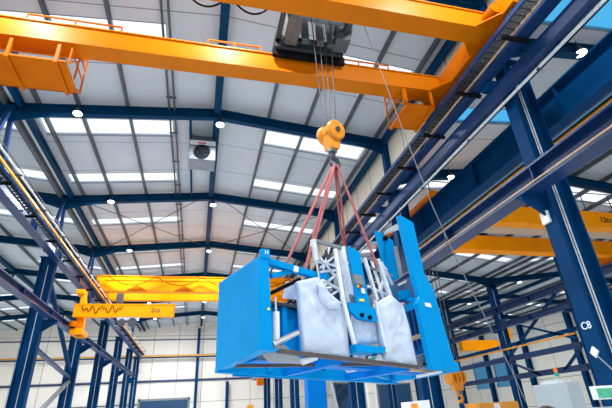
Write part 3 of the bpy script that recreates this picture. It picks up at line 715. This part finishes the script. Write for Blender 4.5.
# gas cylinder and chrome lever
MB().tube([onV((276.2, 343), 0.2), onV((276.0, 312), 0.2)], 0.045, 16).build('piston_cylinder', white, tM)
MB().tube([onV((276.0, 312), 0.2), onV((275.3, 297), 0.2)], 0.014, 8).build('piston_rod', silver, tM)
MB().tube([onV((273, 344.5), 0.1), onV((298, 332.5), 0.1)], 0.034, 14).build('lever', chrome, tM)
MB().tube([onV((302, 362), 0.05), onV((316, 357), 0.05)], 0.04, 10).build('short_rod', silver, tM)
# top arm and brace on the left
MB().bar(onV((268, 262), 0.12), onV((320, 277), 0.25), 0.1, 0.085).build('top_arm', bright, tM, 0.01)
MB().bar(onV((271, 276), 0.15), onV((292, 271), 0.2), 0.06, 0.06).build('arm_brace', bright, tM)
MB().bar(onV((294, 268.5), 0.1), onV((298, 269.7), 0.1), 0.03, 0.075).build('arm_label', white, tM)
MB().tube([onV((271, 293), 0.3), onV((300, 279), 0.3)], 0.028, 8).build('dark_bar', black, tM)
plateV('loose_sheet', [(283, 298), (286, 282), (300, 279), (302, 300)], 0.5, 0.02, wrap)
# plastic wrapped panels, with sagging folds
def wrapped(name, outline, k, th, label):
    c = V3((0, 0, 0)); P = [onV(p, k) for p in outline]
    for p in P: c += p
    c /= len(P)
    bm = bmesh.new(); n = len(P)
    dens = []
    for i in range(n):
        a, b = P[i], P[(i + 1) % n]
        for s in range(6): dens.append(a.lerp(b, s / 6))
    zt = max(p.z for p in P); zl = min(p.z for p in P)
    rings = []; RN = 13
    for q in range(RN):
        f_ = 1 - q / (RN - 0.3); bulge = 0.045 * (1 - (1 - q / (RN - 1)) ** 3)
        ring = []
        for p in dens:
            x = c + (p - c) * f_
            hz = (x.z - zl) / (zt - zl)
            k_ = 0.03 + 0.06 * max(0, hz - 0.55)
            nv = noise.noise(x * 5.0) + 0.6 * noise.noise(x * 11.0 + V3((3, 1, 7)))
            ring.append(x - vv * (bulge + (k_ * nv if q else 0)))
        rings.append(ring)
    mb = MB(); N = len(dens)
    vs = [p for r in rings for p in r] + [c - vv * 0.05] + [p + vv * th for p in dens]
    fs = []
    for i in range(RN - 1):
        for j in range(N): fs.append([i * N + j, i * N + (j + 1) % N, (i + 1) * N + (j + 1) % N, (i + 1) * N + j])
    ci = RN * N
    for j in range(N): fs.append([(RN - 1) * N + j, (RN - 1) * N + (j + 1) % N, ci])
    b0 = RN * N + 1
    for j in range(N): fs.append([j, (j + 1) % N, b0 + (j + 1) % N, b0 + j])
    fs.append([b0 + j for j in range(N)])
    mb.add(vs, fs, True)
    return mb.build(name, wrap, tM, 0, label)
wrapped('wrapped_panel', [(298, 281), (317, 277), (323, 281), (330, 295), (342, 307), (347, 325), (350, 357.5), (328, 355), (305.5, 351), (303, 330), (300, 300)], 0.12, 0.1, 'left panel wrapped in white plastic film')
wrapped('wrapped_panel', [(377, 303), (390, 295), (403, 305), (409, 325), (417.5, 365.5), (400, 364.5), (386, 361), (381, 330)], 0.08, 0.1, 'right panel wrapped in white plastic film')
wrapped('wrapped_panel', [(353, 311), (366, 317), (378, 321), (381, 343), (371, 344), (363, 344), (357, 344), (354, 328)], 0.2, 0.06, 'small middle panel wrapped in white plastic film')
wrapped('wrapped_bundle', [(319, 283), (330, 293), (341, 303), (340, 309), (329, 309), (321, 300)], 0.02, 0.08, 'loose bunch of white plastic film')
# silver masts and lattice
def rodV(name, a, b, k, wd, m, k2=None):
    return MB().bar(onV(a, k), onV(b, k if k2 is None else k2), wd, wd, tuple(vv)).build(name, m, tM)
rodV('mast', (338.5, 247), (349, 310), 0.25, 0.055, silver)
rodV('mast', (341.5, 247), (352, 300), 0.4, 0.07, white)
rodV('mast', (335, 249), (343, 300), 0.2, 0.045, white)
rodV('lattice_bar', (326, 250), (336, 300), 0.6, 0.03, darkgrey)
rodV('lattice_bar', (330, 246), (322, 275), 0.7, 0.025, silver)
rodV('lattice_bar', (318, 262), (344, 268), 0.5, 0.03, silver)
rodV('lattice_bar', (345, 262), (352, 306), 0.7, 0.05, white)
rodV('lattice_bar', (366, 266), (392, 276), 0.55, 0.03, grey)
rodV('lattice_bar', (368, 286), (394, 298), 0.5, 0.03, silver)
rodV('thin_mast', (342, 297), (356, 350), 0.05, 0.045, silver)
rodV('mast', (364.5, 258), (377, 300), 0.3, 0.045, silver)
rodV('mast', (377.5, 259), (391, 299), 0.35, 0.055, silver)
rodV('mast', (371, 259), (384, 300), 0.6, 0.035, white)
rodV('thin_mast', (375, 300), (386, 352), 0.05, 0.04, silver)
MB().tube([onV((313.3, 240), 0.15), onV((316.5, 261), 0.15)], 0.042, 12).build('strut_cylinder', silver, tM)
MB().tube([onV((316.5, 261), 0.15), onV((319, 279), 0.15)], 0.018, 10).build('strut_rod', chrome, tM)
rodV('top_bar', (313, 240), (341, 248), 0.2, 0.045, grey)
rodV('top_bar', (341, 248), (380, 262), 0.45, 0.05, grey)
for a, b in (((320, 268), (335, 256)), ((320, 272), (338, 270)), ((320, 258), (338, 280)), ((324, 285), (339, 272)), ((322, 280), (344, 292)), ((331, 295), (341, 289))):
    rodV('lattice_bar', a, b, 0.35, 0.032, silver)
rodV('blue_upright', (322, 271), (326, 284), 0.4, 0.1, bright)
for a, b in (((352, 262), (358, 290)), ((381, 262), (396, 292)), ((386, 268), (380, 292))): rodV('lattice_bar', a, b, 0.5, 0.035, silver)
# central mast plate with its control box
mp = plateV('mast_plate', [(347.5, 245.5), (360, 252), (363.5, 272), (371.5, 312), (357.5, 308), (353, 275)], 0.1, 0.05, bright, 0.005)
mo = plateV('mount_plate', [(349, 302), (379, 309), (377, 322), (359, 318.5), (350, 310.5)], 0.06, 0.06, bright)
plateV('lower_shelf', [(355, 344), (386, 347), (385, 353), (357, 352)], 0.0, 0.25, bright)
cb = plateV('control_box', [(353.8, 274), (362.3, 275.5), (364.2, 285), (355.8, 283)], 0.04, 0.06, grey)
plateV('button', [(358.8, 284.6), (361.6, 285), (362, 287.6), (359.2, 287.2)], 0.08, 0.02, red_m, 0, cb)
plateV('button_backing', [(357, 283.6), (358.8, 284), (359.3, 287.4), (357.6, 287)], 0.08, 0.02, label_y, 0, cb)
plateV('white_label', [(361, 287.8), (364.4, 288.4), (365.6, 293.6), (362.2, 293)], 0.085, 0.015, white, 0, mp)
plateV('yellow_label', [(359.6, 298.6), (364, 299.2), (364.5, 301.6), (360, 301)], 0.085, 0.015, label_y, 0, mp)
for p in ((362, 315), (370, 317.5)): MB().disc(onV(p, 0.05), vv, 0.03, 0.03, 12).build('bolt_head', black, mo)
plateV('grey_block', [(350, 294), (354.5, 296), (357, 304), (352, 302)], 0.2, 0.1, grey)
plateV('grey_block', [(371, 296), (376, 298), (378, 306), (373, 306)], 0.2, 0.1, grey)
plateV('foot_block', [(358, 353), (364, 354), (364, 361), (359, 361)], 0.3, 0.1, silver)
MB().disc(onV((375, 359), 0.2), vv, 0.05, 0.2, 14).build('foot_roller', silver, tM)
plateV('green_tag', [(369, 358), (375, 357.5), (375, 360), (369, 361)], 0.12, 0.02, beacon_g)
# right hand portal
tp = plateV('tall_plate', [(399.5, 214.5), (413.5, 222.5), (424.5, 273), (434, 290), (452.8, 356), (458.5, 371), (432.5, 369.5), (418, 303), (420, 296), (413.5, 273.5)], 0.0, 0.1, bright, 0.008)
plateV('tall_plate', [(376.5, 230), (384, 234.5), (393, 240.5), (402, 276), (389.8, 284)], 0.9, 0.08, bright, 0.008)
plateV('sensor', [(384, 236), (388, 236), (388, 240), (384, 240)], 0.86, 0.04, black)
MB().prism([onV((384, 235), 0.9), onV((387, 231.5), 0.9), onV((404, 222), 0.1), onV((404, 228), 0.1)], V3((0, 0, 0.04))).build('top_plate', grey, tM)
plateV('dark_window', [(397, 247), (409, 243), (414.5, 266), (402.5, 275)], 0.6, 0.03, mat('dark_glass', (22, 44, 80), 0.2, 0, 0.1))
plateV('window_frame', [(395, 246), (397.5, 246.5), (403, 275), (401, 277)], 0.58, 0.04, grey)
pn = plateV('switch_panel', [(390, 286.5), (415, 274), (424, 298), (423, 303), (394, 302)], 0.4, 0.04, mat('slate_panel', (70, 100, 136), 0.5, 0, 0.15, 8, 0, 0.1))
plateV('panel_label', [(398.5, 283.8), (406, 280), (406.6, 282.4), (399.2, 286)], 0.38, 0.02, mat('label_cream', (226, 214, 190), 0.5, 0, 0.03), 0, pn)
plateV('valve', [(400, 291), (409, 289), (412, 297), (402, 299)], 0.3, 0.08, bright)
plateV('plate_label', [(425, 302.5), (430.6, 303.5), (431.6, 307.4), (426, 306.2)], -0.012, 0.012, white, 0, tp)
MB().bar(onV((405, 309), 0.4), onV((418, 304), 0.1), 0.06, 0.09).build('side_brace', bright, tM)
MB().bar(onV((404, 299), 0.4), onV((420, 300), 0.1), 0.05, 0.06).build('side_brace', bright, tM)
plateV('inner_side_wall', [(405, 306), (420, 302), (433, 362), (414, 352)], 1.0, 0.04, mat('machine_shaded_blue', (0, 72, 140), 0.5, 0, 0.1, 3, 0, 0.05))  # machine blue darkened: shade of the interior is put into the colour
for a, b in (((408, 306), (417, 350)), ((413, 305), (420, 345))): rodV('cable', a, b, 0.9, 0.02, black)
MB().bar(onV((411, 339), 0.5), onV((427, 334), 0.2), 0.05, 0.06).build('wooden_batten', tan, tM)
plateV('step', [(414, 357), (431, 352), (433, 366), (418, 367)], 0.25, 0.2, grey)
MB().bar(onV((424, 364), 0.2), onV((431, 362.5), 0.2), 0.05, 0.03).build('step_slot', black, tM)
MB().bar(onV((417, 376.5), 0.45), onV((442, 371.5), 0.12), 0.08, 0.03).build('white_strip', white, tM)
MB().bar(L(2.25, 0.9, 0.52), L(3.1, W - 0.05, 0.5), 0.1, 0.1).build('corner_brace', bright, tM)
MB().tube([onV((347, 371), 0.9), onV((372, 366), 0.9)], 0.03, 10).build('axle', silver, tM)
MB().tube([onV((323.5, 352), 0.8), onV((323.5, 371), 0.8)], 0.012, 6).build('hanging_pin', black, tM)

# slings from the hook to the machine
def sling(p0, p1, label, r=0.028):
    P0, P1 = V3(p0), V3(p1); s = (P1 - P0); side = s.cross(V3((0, 0, 1))).normalized() * 0.03
    t = thing('lifting_sling', label, 'sling', tuple(P1), 'pink lifting slings')
    for sg in (-1, 1):
        MB().tube([P0 + side * sg * 0.5, P0.lerp(P1, 0.3) + side * sg * 0.9, P0.lerp(P1, 0.7) + side * sg, P1 + side * sg * 0.3], r * 0.7, 8).build('sling_leg', sling_m, t)
    MB().tube([P1 + V3((0, 0, 0.06)), P1 - V3((0, 0, 0.05))], 0.022, 8).build('shackle', grey, t)
hk = V3((HX + 0.02, HY, 3.97))
sling(hk + V3((-0.04, 0, 0)), onV((286.5, 263), 0.7), 'leftmost pink sling running to the blue top arm')
sling(hk + V3((-0.02, -0.03, 0)), onV((305.5, 270), 0.25), 'second pink sling from the left, nearer the camera')
sling(hk + V3((0.02, 0.03, 0)), onV((344.5, 246), 1.2), 'steep pink sling falling behind the silver masts')
sling(hk + V3((0.04, -0.02, 0)), onV((378, 268), 0.3), 'rightmost pink sling running down to the right masts')

# ------------------------------------------------------------------ things standing on the floor under and right of the machine
F = -EYE
t = thing('machine_post', 'bright blue steel post standing behind the hanging machine', 'post', (3.7, 14, F))
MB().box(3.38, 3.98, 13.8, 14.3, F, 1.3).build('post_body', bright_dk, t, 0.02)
MB().box(3.28, 3.58, 13.76, 13.8, -0.06, 0.13).build('yellow_label', label_y, t)
t = thing('ladder', 'white ladder standing beside the right columns', 'ladder', (6.9, 17.4, F))
for x in (6.75, 7.1): MB().bar((x, 17.4, F), (x, 17.5, 1.35), 0.05, 0.06).build('stile', white, t)
r_ = MB()
for i in range(9): r_.tube([(6.75, 17.42, F + 0.3 + i * 0.3), (7.1, 17.42, F + 0.3 + i * 0.3)], 0.014, 6)
r_.build('rung_set', white, t)
t = thing('cabinet', 'white cabinet with an orange label under the hanging machine', 'cabinet', (4.6, 9.2, F))
MB().hexa([(4.38, 9.0, F), (4.88, 9.05, F), (4.88, 9.4, F), (4.38, 9.4, F)], [(4.38, 9.0, 0.12), (4.88, 9.05, 0.14), (4.88, 9.4, 0.14), (4.38, 9.4, 0.12)]).build('body', white, t)
MB().box(4.42, 4.56, 8.985, 9.0, -0.13, 0.08).build('orange_label', orange_m, t)
MB().box(4.44, 4.54, 8.98, 8.985, -0.12, -0.05).build('black_mark', black, t)
t = thing('control_cabinet', 'tall pale control cabinet with a signal beacon near the lettered column', 'cabinet', (8.6, 9.5, F))
MB().box(8.46, 8.85, 9.0, 10.15, F, 0.36).build('body', palegreen, t, 0.015)
MB().box(8.5, 8.75, 9.15, 9.85, 0.36, 0.42).build('lid', white, t)
MB().tube([(8.5, 9.25, 0.36), (8.5, 9.25, 0.5)], 0.02, 8).build('beacon_pole', silver, t)
MB().tube([(8.5, 9.25, 0.5), (8.5, 9.25, 0.6)], 0.045, 12).build('green_beacon', beacon_g, t)
MB().tube([(8.5, 9.25, 0.6), (8.5, 9.25, 0.7)], 0.045, 12).build('orange_beacon', beacon_o, t)
t = thing('barrel', 'dark brown round topped barrel in front of the pale cabinet', 'barrel', (7.2, 8.4, F))
MB().tube([(7.2, 8.4, F), (7.2, 8.4, F + 1.3), (7.2, 8.4, -0.16), (7.2, 8.4, -0.1)], [0.3, 0.3, 0.2, 0.06], 24).build('drum', mat('brown_drum', (78, 66, 62), 0.5, 0, 0.1), t)
t = thing('control_console', 'white console with a green display at the right edge', 'console', (4.5, 4.3, F))
MB().box(4.3, 5.0, 4.22, 4.36, F, -0.1).build('body', palegreen, t, 0.01)
dh = MB().box(4.27, 4.98, 4.16, 4.24, -0.025, 0.112).build('display_housing', white, t, 0.008)
MB().box(4.28, 4.95, 4.15, 4.16, -0.01, 0.085).build('display', green_m, dh)
MB().prism([(4.46, 4.148, 0.0), (4.54, 4.148, 0.0), (4.50, 4.148, 0.055)], (0, -0.004, 0)).build('warning_mark', label_y, dh)
MB().disc((4.5, 4.2, -0.15), (0, 1, 0), 0.035, 0.05, 14).build('stop_button', red_m, t)
MB().box(4.36, 4.42, 4.18, 4.22, -0.3, -0.13).build('blue_grip', bright, t)
t = thing('yellow_machine', 'low yellow machine with a white panel in the right bay', 'machine', (9.2, 13, F))
MB().box(8.45, 9.85, 12.6, 13.4, F, 0.03).build('body', railyel, t, 0.03)
MB().box(8.95, 9.15, 12.58, 12.6, -0.2, 0.0).build('white_panel', white, t)

for o in bpy.data.objects:
    if '_o' in o: del o['_o']
